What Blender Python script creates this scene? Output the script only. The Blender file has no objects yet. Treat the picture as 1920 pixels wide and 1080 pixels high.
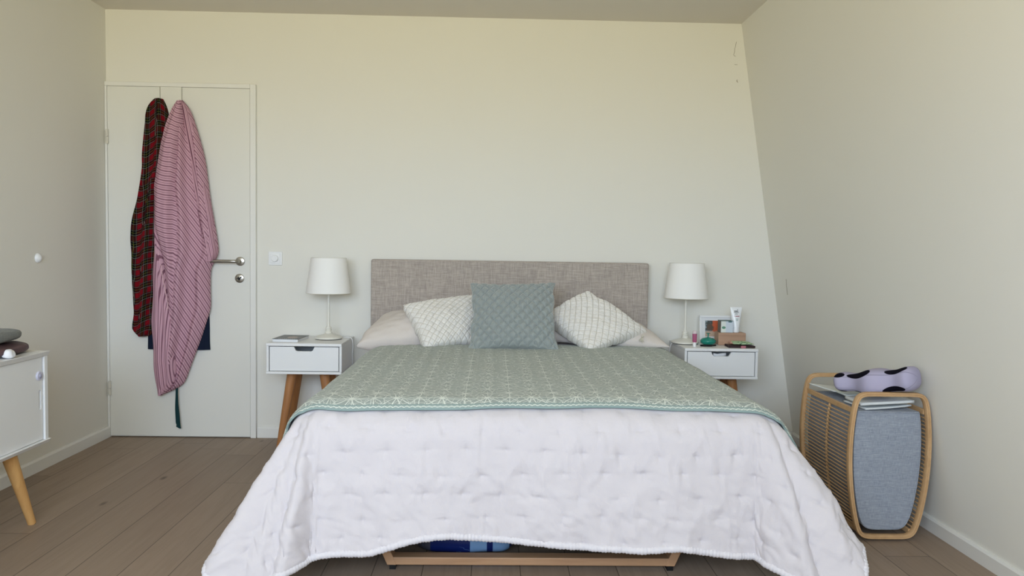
import bpy, bmesh, math, random
import numpy as np
from mathutils import Vector, Matrix, Euler
random.seed(4); rng = np.random.default_rng(4)
C = bpy.context.scene.collection
sc = bpy.context.scene
PI = math.pi

# ------------------------------------------------------------------ camera
cd = bpy.data.cameras.new('camera'); cam = bpy.data.objects.new('camera', cd); C.objects.link(cam)
cd.sensor_width = 36; cd.lens = 27.0; cd.clip_start = .05
pitch, yaw, roll = -.0504, .0251, .0156
f = Vector((math.sin(yaw)*math.cos(pitch), math.cos(yaw)*math.cos(pitch), math.sin(pitch)))
r = Vector((math.cos(yaw), -math.sin(yaw), 0)); u = r.cross(f)
r2 = r*math.cos(roll)+u*math.sin(roll); u2 = -r*math.sin(roll)+u*math.cos(roll)
M = Matrix((r2, u2, -f)).transposed().to_4x4(); M.translation = Vector((2.2672, -4.5816, 1.1476))
cam.matrix_world = M
sc.camera = cam

# ------------------------------------------------------------------ world, light, exposure
sc.view_settings.view_transform = 'Standard'; sc.view_settings.look = 'None'
sc.view_settings.gamma = 1; sc.view_settings.use_curve_mapping = False
sc.view_settings.exposure = 0.46
sc.cycles.use_denoising = True
sc.cycles.max_bounces = 10; sc.cycles.diffuse_bounces = 6
w = bpy.data.worlds.new('daylight'); sc.world = w; w.use_nodes = True
nt = w.node_tree; nt.nodes.clear()
tc = nt.nodes.new('ShaderNodeTexCoord'); sx = nt.nodes.new('ShaderNodeSeparateXYZ')
cr = nt.nodes.new('ShaderNodeValToRGB'); bg = nt.nodes.new('ShaderNodeBackground'); wo = nt.nodes.new('ShaderNodeOutputWorld')
mr = nt.nodes.new('ShaderNodeMapRange'); mr.inputs['From Min'].default_value = -1; mr.inputs['From Max'].default_value = 1
nt.links.new(tc.outputs['Generated'], sx.inputs[0]); nt.links.new(sx.outputs['Z'], mr.inputs['Value'])
nt.links.new(mr.outputs[0], cr.inputs[0]); nt.links.new(cr.outputs[0], bg.inputs[0]); nt.links.new(bg.outputs[0], wo.inputs[0])
SKY = (.88, 1.05, 1.28); GROUND = (1.0, .92, .60)                      # sunlit garden below, bright sky above
el = cr.color_ramp.elements
el[0].position = .455; el[0].color = (*[c*.85 for c in GROUND], 1)
el[1].position = .545; el[1].color = (*SKY, 1)
bg.inputs[1].default_value = 9.0
# portals in the window openings behind the camera guide the daylight in
def portal(loc, rot, sx_, sy_):
    ld = bpy.data.lights.new('window_daylight', 'AREA'); ld.shape = 'RECTANGLE'; ld.size = sx_; ld.size_y = sy_
    ld.cycles.is_portal = True
    o = bpy.data.objects.new('window_daylight', ld); C.objects.link(o); o.location = loc; o.rotation_euler = rot
YF = -5.6                                                            # the window wall behind the camera
WX0, WX1, WZ0, WZ1 = .20, 3.15, 1.10, 2.42
portal(((WX0+WX1)/2, YF-.02, (WZ0+WZ1)/2), (PI/2, 0, 0), WX1-WX0, WZ1-WZ0)

# ------------------------------------------------------------------ helpers
def lin(c):
    return tuple((v/255/12.92 if v/255 <= .04045 else ((v/255+.055)/1.055)**2.4) for v in c)
class E:
    """arithmetic on shader sockets"""
    def __init__(s, nt, v): s.nt, s.v = nt, v
    def _m(s, op, *a):
        n = s.nt.nodes.new('ShaderNodeMath'); n.operation = op
        for i, x in enumerate((s,)+a):
            x = x.v if isinstance(x, E) else x
            if isinstance(x, (int, float)): n.inputs[i].default_value = x
            else: s.nt.links.new(x, n.inputs[i])
        return E(s.nt, n.outputs[0])
    def __add__(s, o): return s._m('ADD', o)
    def __sub__(s, o): return s._m('SUBTRACT', o)
    def __mul__(s, o): return s._m('MULTIPLY', o)
    def __truediv__(s, o): return s._m('DIVIDE', o)
    def abs(s): return s._m('ABSOLUTE')
    def floor(s): return s._m('FLOOR')
    def fract(s): return s._m('FRACT')
    def sin(s): return s._m('SINE')
    def cos(s): return s._m('COSINE')
    def sqrt(s): return s._m('SQRT')
    def lt(s, o): return s._m('LESS_THAN', o)
    def gt(s, o): return s._m('GREATER_THAN', o)
    def mx(s, o): return s._m('MAXIMUM', o)
    def mn(s, o): return s._m('MINIMUM', o)
    def atan2(s, o): return s._m('ARCTAN2', o)
    def pp(s, o): return s._m('PINGPONG', o)
    def smooth(s, a, b):                                             # 1 below a, 0 above b
        n = s.nt.nodes.new('ShaderNodeMapRange'); n.interpolation_type = 'SMOOTHSTEP'
        s.nt.links.new(s.v, n.inputs['Value']); n.inputs['From Min'].default_value = a; n.inputs['From Max'].default_value = b
        n.inputs['To Min'].default_value = 1; n.inputs['To Max'].default_value = 0
        return E(s.nt, n.outputs[0])
class Mat:
    def __init__(s, name, col, rough=.6, spec=.3, metal=0, sheen=0):
        s.m = bpy.data.materials.new(name); s.m.use_nodes = True; s.nt = s.m.node_tree
        s.b = s.nt.nodes['Principled BSDF']
        s.b.inputs['Base Color'].default_value = (*lin(col), 1)
        s.b.inputs['Roughness'].default_value = rough; s.b.inputs['Specular IOR Level'].default_value = spec
        s.b.inputs['Metallic'].default_value = metal
        if sheen: s.b.inputs['Sheen Weight'].default_value = sheen
        s.col = col
    def coord(s, kind='Object', scale=(1, 1, 1), loc=(0, 0, 0), rot=(0, 0, 0)):
        t = s.nt.nodes.new('ShaderNodeTexCoord'); mp = s.nt.nodes.new('ShaderNodeMapping')
        s.nt.links.new(t.outputs[kind], mp.inputs[0]); mp.inputs['Scale'].default_value = scale
        mp.inputs['Location'].default_value = loc; mp.inputs['Rotation'].default_value = rot
        return mp.outputs[0]
    def xyz(s, vec):
        n = s.nt.nodes.new('ShaderNodeSeparateXYZ'); s.nt.links.new(vec, n.inputs[0])
        return [E(s.nt, n.outputs[i]) for i in range(3)]
    def noise(s, vec, scale=1, detail=3, rough=.5, dist=0):
        n = s.nt.nodes.new('ShaderNodeTexNoise'); s.nt.links.new(vec, n.inputs['Vector'])
        n.inputs['Scale'].default_value = scale; n.inputs['Detail'].default_value = detail
        n.inputs['Roughness'].default_value = rough; n.inputs['Distortion'].default_value = dist
        return E(s.nt, n.outputs['Fac'])
    def white(s, e):
        n = s.nt.nodes.new('ShaderNodeTexWhiteNoise'); n.noise_dimensions = '1D'; s.nt.links.new(e.v, n.inputs['W'])
        return E(s.nt, n.outputs['Value'])
    def mix(s, fac, a, b):
        n = s.nt.nodes.new('ShaderNodeMix'); n.data_type = 'RGBA'
        s.nt.links.new(fac.v, n.inputs[0])
        for i, x in ((6, a), (7, b)):
            if isinstance(x, tuple): n.inputs[i].default_value = (*lin(x), 1)
            else: s.nt.links.new(x, n.inputs[i])
        return n.outputs[2]
    def color(s, sock): s.nt.links.new(sock, s.b.inputs['Base Color']); return s
    def bump(s, e, strength=.3, dist=.01):
        n = s.nt.nodes.new('ShaderNodeBump'); n.inputs['Strength'].default_value = strength
        n.inputs['Distance'].default_value = dist
        s.nt.links.new(e.v, n.inputs['Height']); s.nt.links.new(n.outputs[0], s.b.inputs['Normal']); return s

class MB:
    """collects boxes, tubes, lathes and grids into one mesh"""
    def __init__(s): s.v, s.f, s.uv, s.mi, s.cm = [], [], {}, [], 0
    def add(s, verts, faces, uvs=None):
        o = len(s.v); s.v += [tuple(map(float, p)) for p in verts]
        for k, fc in enumerate(faces):
            s.f.append([i+o for i in fc]); s.mi.append(s.cm)
        if uvs is not None:
            for i, t in enumerate(uvs): s.uv[o+i] = (float(t[0]), float(t[1]))
        return s
    def box(s, x0, x1, y0, y1, z0, z1, rot=None, c=None):
        P = [Vector((x, y, z)) for x in (x0, x1) for y in (y0, y1) for z in (z0, z1)]
        if rot is not None:
            c = Vector(c) if c else Vector(((x0+x1)/2, (y0+y1)/2, (z0+z1)/2))
            R = Euler(rot).to_matrix(); P = [R @ (p-c)+c for p in P]
        return s.add(P, [(0, 1, 3, 2), (4, 6, 7, 5), (0, 4, 5, 1), (2, 3, 7, 6), (0, 2, 6, 4), (1, 5, 7, 3)])
    def prism(s, poly, axis, a, b):
        n = len(poly); P = []
        for t in (a, b):
            for p in poly:
                q = list(p); q.insert('xyz'.index(axis), t); P.append(q)
        F = [tuple(range(n)), tuple(range(2*n-1, n-1, -1))]+[(i, i+n, (i+1) % n+n, (i+1) % n) for i in range(n)]
        return s.add(P, F)
    def tube(s, path, rad, n=10, closed=False, flat=1.0, up=None):
        path = [Vector(p) for p in path]; m = len(path)
        if not hasattr(rad, '__len__'): rad = [rad]*m
        V, F = [], []; prev = None
        for i, p in enumerate(path):
            if closed: t = path[(i+1) % m]-path[i-1]
            else: t = path[min(i+1, m-1)]-path[max(i-1, 0)]
            t.normalize()
            if up is not None: a = Vector(up).cross(t)
            elif prev is None: a = (Vector((0, 0, 1)) if abs(t.z) < .9 else Vector((1, 0, 0))).cross(t)
            else: a = prev-t*prev.dot(t)
            a.normalize(); prev = a; b = t.cross(a)
            for k in range(n):
                an = 2*PI*(k+.5)/n
                V.append(p+a*math.cos(an)*rad[i]+b*math.sin(an)*rad[i]*flat)
        for i in range(m if closed else m-1):
            for k in range(n):
                j = (i+1) % m
                F.append((i*n+k, i*n+(k+1) % n, j*n+(k+1) % n, j*n+k))
        if not closed: F += [tuple(range(n-1, -1, -1)), tuple((m-1)*n+k for k in range(n))]
        return s.add(V, F)
    def lathe(s, prof, c=(0, 0, 0), n=40, sx=1, sy=1, axis='z'):
        V, F = [], []; m = len(prof)
        for rr, z in prof:
            for k in range(n):
                a = 2*PI*k/n; p = (rr*math.cos(a)*sx, rr*math.sin(a)*sy, z)
                if axis == 'y': p = (p[0], p[2], p[1])
                if axis == 'x': p = (p[2], p[0], p[1])
                V.append((c[0]+p[0], c[1]+p[1], c[2]+p[2]))
        for i in range(m-1):
            for k in range(n): F.append((i*n+k, i*n+(k+1) % n, (i+1)*n+(k+1) % n, (i+1)*n+k))
        if prof[0][0] > 0: F.append(tuple(range(n-1, -1, -1)))
        if prof[-1][0] > 0: F.append(tuple((m-1)*n+k for k in range(n)))
        return s.add(V, F)
    def grid(s, P, UV=None, flip=False, wrap=False):
        m, n = P.shape[:2]; F = []
        for i in range(m-1):
            for j in range(n if wrap else n-1):
                j2 = (j+1) % n
                q = (i*n+j, i*n+j2, (i+1)*n+j2, (i+1)*n+j)
                F.append(q[::-1] if flip else q)
        return s.add(P.reshape(-1, 3), F, None if UV is None else UV.reshape(-1, 2))
    def build(s, name, mats, parent=None, smooth=False, bevel=0, seg=2, org=None, recalc=True, angle=None, merge=0):
        me = bpy.data.meshes.new(name); me.from_pydata(s.v, [], s.f)
        if not isinstance(mats, (list, tuple)): mats = [mats]
        for m in mats: me.materials.append(m.m if isinstance(m, Mat) else m)
        if max(s.mi, default=0): me.polygons.foreach_set('material_index', s.mi)
        if s.uv:
            L = me.uv_layers.new(name='UVMap'); vi = np.zeros(len(me.loops), dtype=np.int32)
            me.loops.foreach_get('vertex_index', vi)
            A = np.zeros((len(s.v), 2), dtype=np.float32)
            for k, t in s.uv.items(): A[k] = t
            L.data.foreach_set('uv', A[vi].ravel())
        if recalc or merge:
            bm = bmesh.new(); bm.from_mesh(me)
            if merge: bmesh.ops.remove_doubles(bm, verts=bm.verts, dist=merge)
            if recalc: bmesh.ops.recalc_face_normals(bm, faces=bm.faces)
            bm.to_mesh(me); bm.free()
        if smooth: me.polygons.foreach_set('use_smooth', [True]*len(me.polygons))
        o = bpy.data.objects.new(name, me); C.objects.link(o)
        if org is not None:
            me.transform(Matrix.Translation(-Vector(org))); o.location = org
        if parent is not None:
            o.parent = parent; wm = world_of(parent); o.location = Vector(o.location)-wm
        if bevel:
            b = o.modifiers.new('bevel', 'BEVEL'); b.width = bevel; b.segments = seg; b.limit_method = 'ANGLE'; b.angle_limit = .6
            b.harden_normals = False
        if angle is not None and smooth:
            me.polygons.foreach_set('use_smooth', [True]*len(me.polygons))
            sharp_by_angle(me, angle)
        return o
def world_of(o):
    v = Vector((0, 0, 0))
    while o: v += o.location; o = o.parent
    return v
def sharp_by_angle(me, ang):
    bm = bmesh.new(); bm.from_mesh(me)
    for e in bm.edges:
        if len(e.link_faces) == 2 and e.calc_face_angle(0) > ang: e.smooth = False
    bm.to_mesh(me); bm.free()
def empty(name, loc, label, cat, group=None):
    o = bpy.data.objects.new(name, None); C.objects.link(o); o.location = loc; o.empty_display_size = .1
    return tag(o, label, cat, group)
def tag(o, label, cat, group=None):
    o['label'] = label; o['category'] = cat
    if group: o['group'] = group
    return o
def struct(o): o['kind'] = 'structure'; return o
def fbm(x, y, seed=0, octs=4, f0=1.0):
    """cheap smooth pseudo noise from sines"""
    g = np.random.default_rng(seed); out = np.zeros_like(x); a = 1
    for k in range(octs):
        for j in range(3):
            th = g.uniform(0, 2*PI); fr = f0*2**k*g.uniform(.7, 1.4); ph = g.uniform(0, 2*PI)
            out += a*np.sin(fr*(x*np.cos(th)+y*np.sin(th))*2*PI+ph)/3
        a *= .5
    return out

# ------------------------------------------------------------------ materials
m_wall = Mat('wall_paint', (227, 225, 217), .85, .15)
c_ = m_wall.coord('Object', (1, 1, 1)); m_wall.bump(m_wall.noise(c_, 110, 2), .06, .002)
m_ceil = Mat('ceiling_paint', (224, 219, 210), .9, .1)
m_trim = Mat('trim_paint', (228, 227, 222), .45, .4)
m_doorleaf = Mat('door_paint', (224, 223, 216), .5, .35)
m_white = Mat('white_lacquer', (232, 233, 234), .35, .45)
m_white_side = m_white
m_gap = Mat('dark_gap', (22, 26, 32), .8, .1)
m_steel = Mat('brushed_steel', (170, 166, 158), .28, .5, 1.0)
m_black = Mat('black_plastic', (14, 14, 15), .5, .3)

m_floor = Mat('oak_planks', (118, 102, 88), .5, .35)
def build_floor_mat(m):
    X, Y, Z = m.xyz(m.coord('Object'))
    a = (X+.063)/.1745; i = a.floor()
    off = m.white(i+.5)
    b = (Y+20)/2.05+off*3.7; j = b.floor()
    pid = m.white(i*7.31+j*3.17)
    dx = ((a.fract()-.5).abs()*-1+.5)*.1745
    dy = ((b.fract()-.5).abs()*-1+.5)*2.05
    line = dx.mn(dy).smooth(.0006, .0024)
    comb = m.nt.nodes.new('ShaderNodeCombineXYZ')
    for k, e in enumerate((X*26, Y*1.6, pid*40)): m.nt.links.new(e.v, comb.inputs[k])
    g = m.noise(comb.outputs[0], 1, 5, .62, 1.2)
    comb2 = m.nt.nodes.new('ShaderNodeCombineXYZ')
    for k, e in enumerate((X*150, Y*5, pid*17)): m.nt.links.new(e.v, comb2.inputs[k])
    g2 = m.noise(comb2.outputs[0], 1, 3, .5)
    comb3 = m.nt.nodes.new('ShaderNodeCombineXYZ')
    for k, e in enumerate((X*7, Y*3.0, pid*9)): m.nt.links.new(e.v, comb3.inputs[k])
    kn = m.nt.nodes.new('ShaderNodeTexVoronoi'); m.nt.links.new(comb3.outputs[0], kn.inputs['Vector']); kn.inputs['Scale'].default_value = .62
    knot = E(m.nt, kn.outputs['Distance']).smooth(.02, .085)
    big = m.noise(m.coord('Object', (1, 1, 1)), 1.2, 2)
    base = m.mix(pid, (151, 132, 114), (135, 117, 101))
    base = m.mix(((g-.42)*2.2).mx(0).mn(1), base, (124, 106, 90))
    base = m.mix((g2*.35), base, (166, 150, 133))
    base = m.mix(knot*.75, base, (74, 60, 50))
    base = m.mix(line*.8, base, (68, 55, 45))
    m.color(base); m.bump(g2*.3+g*.4-line*1.6, .25, .0015)
build_floor_mat(m_floor)

def wood(name, c1, c2, scale=(40, 40, 3), rough=.5):
    m = Mat(name, c1, rough, .35)
    n = m.noise(m.coord('Object', scale), 1, 4, .6, .6)
    n2 = m.noise(m.coord('Object', tuple(v*5 for v in scale)), 1, 2)
    m.color(m.mix(((n-.35)*1.9+n2*.3-.15).mx(0).mn(1), c1, c2)); return m
m_legwood = wood('honey_beech', (178, 126, 80), (150, 98, 56))
m_legpale = wood('pale_beech', (214, 168, 108), (196, 146, 88))
m_bamboo = wood('bamboo', (196, 160, 118), (172, 134, 92), (12, 12, 12))
m_bedwood = wood('bed_oak', (176, 138, 104), (150, 112, 82), (3, 30, 30))
m_boxwood = wood('light_box_wood', (184, 150, 126), (166, 130, 106), (4, 40, 40))

def linen(name, c1, c2, s=520, contrast=1.0, bump=.15, kind='Object', rough=.95, sheen=.1):
    m = Mat(name, c1, rough, .1, 0, sheen)
    a = m.noise(m.coord(kind, (s*.06, s*.06, s)), 1, 3, .7)
    b = m.noise(m.coord(kind, (s, s, s*.06)), 1, 3, .7)
    fac = ((a+b-1)*2.6*contrast+.5).mx(0).mn(1)
    m.color(m.mix(fac, c1, c2)); m.bump(a+b, bump, .002); return m
m_headb = linen('headboard_linen', (190, 180, 171), (150, 141, 134), 300, .8)
m_liner = linen('hamper_linen', (160, 166, 176), (126, 133, 145), 620, 1.0)
m_dark = Mat('dark_fabric', (40, 38, 36), .95, .1)
m_mattress = Mat('mattress_ticking', (214, 212, 208), .95, .1)
m_pillowcase = Mat('pillowcase_cotton', (214, 206, 200), .95, .1, 0, .1)
c_ = m_pillowcase.coord('Object'); m_pillowcase.bump(m_pillowcase.noise(c_, 260, 2)+m_pillowcase.noise(c_, 14, 4)*3, .25, .006)

m_quilt = Mat('quilt_cotton', (200, 195, 199), .92, .12, 0, .15)
c_ = m_quilt.coord('UV')
q1 = m_quilt.noise(m_quilt.coord('UV', (900, 90, 1)), 1, 2, .6); q2 = m_quilt.noise(m_quilt.coord('UV', (90, 900, 1)), 1, 2, .6)
q3 = m_quilt.noise(c_, 16, 5, .6, .4)
m_quilt.bump((q1+q2)*.25+q3*1.6, .35, .006)
m_hem = Mat('quilt_binding', (206, 203, 208), .9, .12, 0, .1)

# throw: sage ground with a woven web of pale star lines, UVs in metres
m_throw = Mat('throw_sage', (142, 154, 148), .95, .08, 0, .1)
def build_throw(m):
    U, V, _ = m.xyz(m.coord('UV'))
    wv = m.coord('UV', (900, 900, 1)); wn = m.noise(wv, 1, 1)
    T = .156
    # hand-drawn wobble
    wob = m.noise(m.coord('UV', (26, 26, 1)), 1, 1)
    u_ = U+(wob-.5)*.014; v_ = V+(m.noise(m.coord('UV', (26, 26, 1), (7, 3, 0)), 1, 1)-.5)*.014
    def star(du, dv, n, rmax, w, T_=T):
        x = ((u_+du)/T_).fract()*T_-T_/2; y = ((v_+dv)/T_).fract()*T_-T_/2
        rr = (x*x+y*y).sqrt(); th = y.atan2(x)
        d = (th*(n/2.0)).sin().abs()*rr*(2.0/n)
        return d.smooth(w*.5, w*1.3)*rr.smooth(rmax, rmax+.004)
    p = star(0, .02, 10, .062, .0017)
    p = p.mx(star(T/2, .02+T/2, 12, .056, .0016))
    p = p.mx(star(T/2, .02, 8, .034, .0016)*.85)
    p = p.mx(star(0, .02+T/2, 8, .034, .0016)*.85)
    # web between the stars
    for sc_, w_ in ((19, .032), (31, .028)):
        vo = m.nt.nodes.new('ShaderNodeTexVoronoi'); vo.feature = 'DISTANCE_TO_EDGE'; vo.voronoi_dimensions = '2D'
        vo.inputs['Randomness'].default_value = .8; vo.inputs['Scale'].default_value = sc_
        m.nt.links.new(m.coord('UV'), vo.inputs['Vector'])
        p = p.mx(E(m.nt, vo.outputs['Distance']).smooth(w_*.6, w_*1.6)*.62)
    # borders: V is the distance from the foot edge in metres, W runs in the second map
    inner = V.smooth(.021, .023)                                      # 1 inside the plain border
    p = p*(inner*-1+1)*(V.smooth(.10, .16)*.25+.75)
    zz = ((U/.0105).pp(1.0)-.5).abs()                                 # zigzag stitch
    st = (((U/.0095).pp(1.0)-.5)*.006+.0115-V).abs().smooth(.0009, .0020)
    dash = (V-.0115).abs().smooth(.0045, .0052)*((U/.0048).fract()-.5).abs().smooth(.16, .26)*(V/.0048).fract().smooth(.55, .75)
    p = p.mx(st.mx(dash)*1.0)
    ground = m.mix(wn, (162, 170, 166), (141, 151, 147))
    border = m.mix(inner, ground, (134, 153, 151))
    m.color(m.mix(p.mn(1), border, (216, 222, 215)))
    m.bump(wn+p*1.2, .25, .002)
build_throw(m_throw)

# ------------------------------------------------------------------ the room
SL = (4.1137-3.7156)/2.5                                             # the right wall leans in towards the ceiling
def xr(z): return 4.1137-SL*z
H = 2.5
b = MB().box(-.1, 4.4, YF-.1, .1, -.1, 0); struct(b.build('floor', m_floor))
b = MB().box(-.1, 4.3, YF-.1, .1, H, H+.1); struct(b.build('ceiling', m_ceil))
b = MB().box(-.1, 0, YF-.1, .1, 0, H); struct(b.build('wall_left', m_wall))
b = MB().box(0, 4.2, 0, .1, 0, H); wb = struct(b.build('wall_back', m_wall))
b = MB().prism([(xr(0), 0), (xr(0)+.12, 0), (xr(H)+.12, H), (xr(H), H)], 'y', YF-.1, 0); wr = struct(b.build('wall_right', m_wall))
b = MB()
b.box(0, WX0, YF-.1, YF, 0, H).box(WX1, 4.2, YF-.1, YF, 0, H).box(WX0, WX1, YF-.1, YF, 0, WZ0).box(WX0, WX1, YF-.1, YF, WZ1, H)
struct(b.build('wall_front', m_wall))
wf = MB()
for x in (WX0, (WX0+WX1)/2-.025, WX1-.05): wf.box(x, x+.05, YF-.07, YF-.03, WZ0, WZ1)
wf.box(WX0, WX1, YF-.07, YF-.03, WZ0, WZ0+.05).box(WX0, WX1, YF-.07, YF-.03, WZ1-.05, WZ1)
struct(wf.build('window_1', m_trim))
# fine cracks in the plaster beside the slope
m_crack = Mat('plaster_crack', (120, 110, 88), .95, .05)
def crack(name, pts, rad, parent): MB().tube(pts, rad, 5).build(name, m_crack, parent)
def slopewall(y, z): return (xr(z)-.0005, y, z)
crack('crack', [(3.688, 0, 2.395), (3.684, 0, 2.37), (3.680, 0, 2.355), (3.679, 0, 2.335), (3.674, 0, 2.318), (3.681, 0, 2.311), (3.686, 0, 2.311)], .0010, wb)
crack('crack', [(3.681, 0, 2.262), (3.699, 0, 2.261)], .0009, wb)
crack('crack', [(3.6995, 0, 2.173), (3.6975, 0, 2.164), (3.704, 0, 2.158)], .0018, wb)
crack('crack', [slopewall(-.205, 1.0), slopewall(-.203, .985), slopewall(-.197, .965), slopewall(-.199, .945), slopewall(-.196, .91)], .0014, wr)

# baseboards
def bb_prof(t, h): return [(0, 0), (t, 0), (t, h-.010), (t-.006, h), (0, h)]
MB().prism(bb_prof(.014, .066), 'y', YF, 0).build('baseboard_left', m_trim)['kind'] = 'structure'
pb = MB(); pb.prism([(-y, z) for y, z in bb_prof(.014, .066)], 'x', .874, xr(0)-.01); struct(pb.build('baseboard_back', m_trim))
pr_ = MB(); pr_.prism([(xr(z)-x, z) for x, z in bb_prof(.014, .066)], 'y', YF, 0); struct(pr_.build('baseboard_right', m_trim))

# door in the left corner
cas = MB()
cas.box(.838, .871, -.026, 0, 0, 2.083).box(.001, .838, -.026, 0, 2.058, 2.083).box(.001, .0145, -.026, 0, 0, 2.058)
struct(cas.build('trim_1', m_trim, bevel=.003))
door = struct(MB().box(.0155, .8368, -.022, -.001, .007, 2.0570).build('door_1', m_doorleaf, bevel=.002))
for z in (1.765, .292):
    h = MB(); h.tube([(.0165, -.030, z-.042), (.0165, -.030, z-.001)], .0075, 14).tube([(.0165, -.030, z+.001), (.0165, -.030, z+.042)], .0075, 14)
    h.box(.002, .014, -.0285, -.0262, z-.035, z+.035)
    h.build('hinge', Mat('hinge_cream', (208, 204, 192), .4, .4), door, smooth=True, angle=.6)
hd = MB(); hx, hz = .781, 1.052
hd.lathe([(.0001, -.0335), (.022, -.0335), (.026, -.0315), (.026, -.022)], (hx, 0, hz), 36, axis='y')
hd.tube([(hx, -.03, hz), (hx, -.062, hz), (hx-.004, -.072, hz), (hx-.014, -.078, hz), (hx-.04, -.079, hz), (hx-.155, -.079, hz)], .0095, 16)
hd.build('door_handle', m_steel, door, smooth=True, angle=.7)
kx, kz = .777, .952
kh = MB(); kh.lathe([(.0001, -.0335), (.021, -.0335), (.026, -.031), (.026, -.022)], (kx, 0, kz), 36, axis='y')
ko = kh.build('lock_rosette', m_steel, door, smooth=True, angle=.7)
k2 = MB(); k2.prism([(kx-.019, kz-.006), (kx-.004, kz+.009), (kx+.002, kz+.004), (kx+.013, kz+.013), (kx+.014, kz+.005), (kx+.006, kz-.003), (kx+.003, kz-.012), (kx-.005, kz-.010), (kx-.007, kz-.001)], 'y', -.0342, -.0336)
k2.build('keyhole', m_black, ko)

# white over-door hook panel
rk = empty('door_hook_rack', (.36, -.024, 2.0), 'white over-door hook panel that holds the hanging clothes, its top strip showing above them', 'hook rack')
b = MB(); b.box(.322, .447, -.026, -.0222, 1.86, 2.0572); b.build('back_panel', m_doorleaf, rk, bevel=.001)
for x in (.322, .447): MB().box(x-.0012, x+.0012, -.0282, -.0262, 1.86, 2.057).build('seam', Mat('rack_seam', (150, 146, 132), .6), rk)
for x in (.335, .44):
    MB().tube([(x, -.026, 1.92), (x, -.038, 1.92), (x, -.043, 1.925), (x, -.044, 1.935)], .004, 10).build('hook', m_steel, rk, smooth=True)

# dimmer and wall stop
dm = empty('dimmer_switch', (.98, 0, 1.07), 'white square rotary dimmer on the back wall beside the door', 'light switch')
cx, cz = .980, 1.0715
MB().box(cx-.040, cx+.040, -.008, -.0005, cz-.040, cz+.040).build('frame', m_white, dm, bevel=.003)
MB().box(cx-.028, cx+.028, -.0115, -.008, cz-.028, cz+.028).build('cover', m_white, dm, bevel=.002)
MB().lathe([(.0001, -.026), (.017, -.026), (.0195, -.023), (.020, -.0115)], (cx, 0, cz), 40, axis='y').build('knob', m_white, dm, smooth=True, angle=.6)
st = MB().lathe([(.0245, 0.0005), (.0245, .004), (.019, .012), (.010, .018), (.0001, .020)], (0, -.701, 1.067), 28, axis='x').build('wall_door_stop', m_white, smooth=True)
tag(st, 'small round white door stop on the left wall', 'door stop')

# ------------------------------------------------------------------ bed
X0, X1, YFT, Z0, RR = 1.695, 3.165, -1.915, .605, .12
bed = empty('bed', (2.41, -1.1, 0), 'double bed with greige linen headboard and oak runner base, seen from its foot', 'bed')
MB().box(1.555, 3.185, -.085, -.012, .12, 1.078).build('headboard', m_headb, bed, bevel=.012, seg=3)
MB().box(1.655, 3.175, -1.965, -.1, .36, .568).build('mattress', m_mattress, bed, bevel=.05, seg=4)
MB().box(1.68, 3.14, -1.95, -.1, .20, .36).build('slatted_base', m_dark, bed, bevel=.01)
for yy in (-1.89, -.45):
    rn = MB(); rn.box(1.905, 2.935, yy, yy+.05, .018, .046)
    rn.build('runner', m_bedwood, bed, bevel=.003)
    for s, xb_, xt in ((-1, 1.905, 1.80), (1, 2.935, 3.04)):
        lg = MB()
        w_ = .034*(-s)
        lg.prism([(xb_, .018), (xb_+w_, .018), (xt+w_, .26), (xt, .26)], 'y', yy-.002, yy+.052)
        l = lg.build('leg', m_bedwood, bed, bevel=.003)
        MB().box(min(xb_, xb_+w_)+.008, max(xb_, xb_+w_)-.004, yy+.005, yy+.045, 0, .018).build('foot_pad', m_black, l)

# under-bed bag
bgm = Mat('storage_bag_plastic', (20, 44, 120), .35, .5)
X_, Y_, Z_ = bgm.xyz(bgm.coord('Object'))
band = (((X_-2.27).abs()-.042).abs().smooth(.030, .032))
squig = bgm.noise(bgm.coord('Object', (20, 20, 34), (3, 0, 0)), 1, 2); sq = (squig-.5).abs().smooth(.004, .012)*bgm.noise(bgm.coord('Object', (5, 5, 5)), 1, 1).gt(.54)
wh = (X_-2.05).lt(0)
colr = bgm.mix(wh, (16, 34, 98), (72, 72, 82)); colr = bgm.mix(sq*.7, colr, (120, 150, 200)); colr = bgm.mix(band, colr, (124, 160, 202))
bgm.color(colr)
def blob(name, mat, cx, cy, cz, sx_, sy_, sz_, seed, amp=.01, pw=3.0, n=60, parent=None, f0=4, uvs=False):
    th = np.linspace(-PI/2, PI/2, n//2); ph = np.linspace(0, 2*PI, n, endpoint=False)
    T, Pp = np.meshgrid(th, ph, indexing='ij')
    sg = lambda v, e: np.sign(v)*np.abs(v)**e
    e = 2/pw
    x = sg(np.cos(T), e)*sg(np.cos(Pp), e); y = sg(np.cos(T), e)*sg(np.sin(Pp), e); z = sg(np.sin(T), e)
    P = np.stack([x*sx_+cx, y*sy_+cy, z*sz_+cz], -1)
    nrm = np.stack([x, y, z], -1); P = P+nrm*(amp*fbm(P[..., 0]+P[..., 2]*.6, P[..., 1]-P[..., 2]*.5, seed, 3, f0)*np.cos(T))[..., None]
    return MB().grid(P, wrap=True).build(name, mat, parent, smooth=True)
bg_ = blob('storage_bag', bgm, 2.175, -1.56, .100, .205, .24, .095, 3, .006, 5)
tag(bg_, 'dark blue patterned storage bag lying under the bed', 'storage bag')

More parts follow.
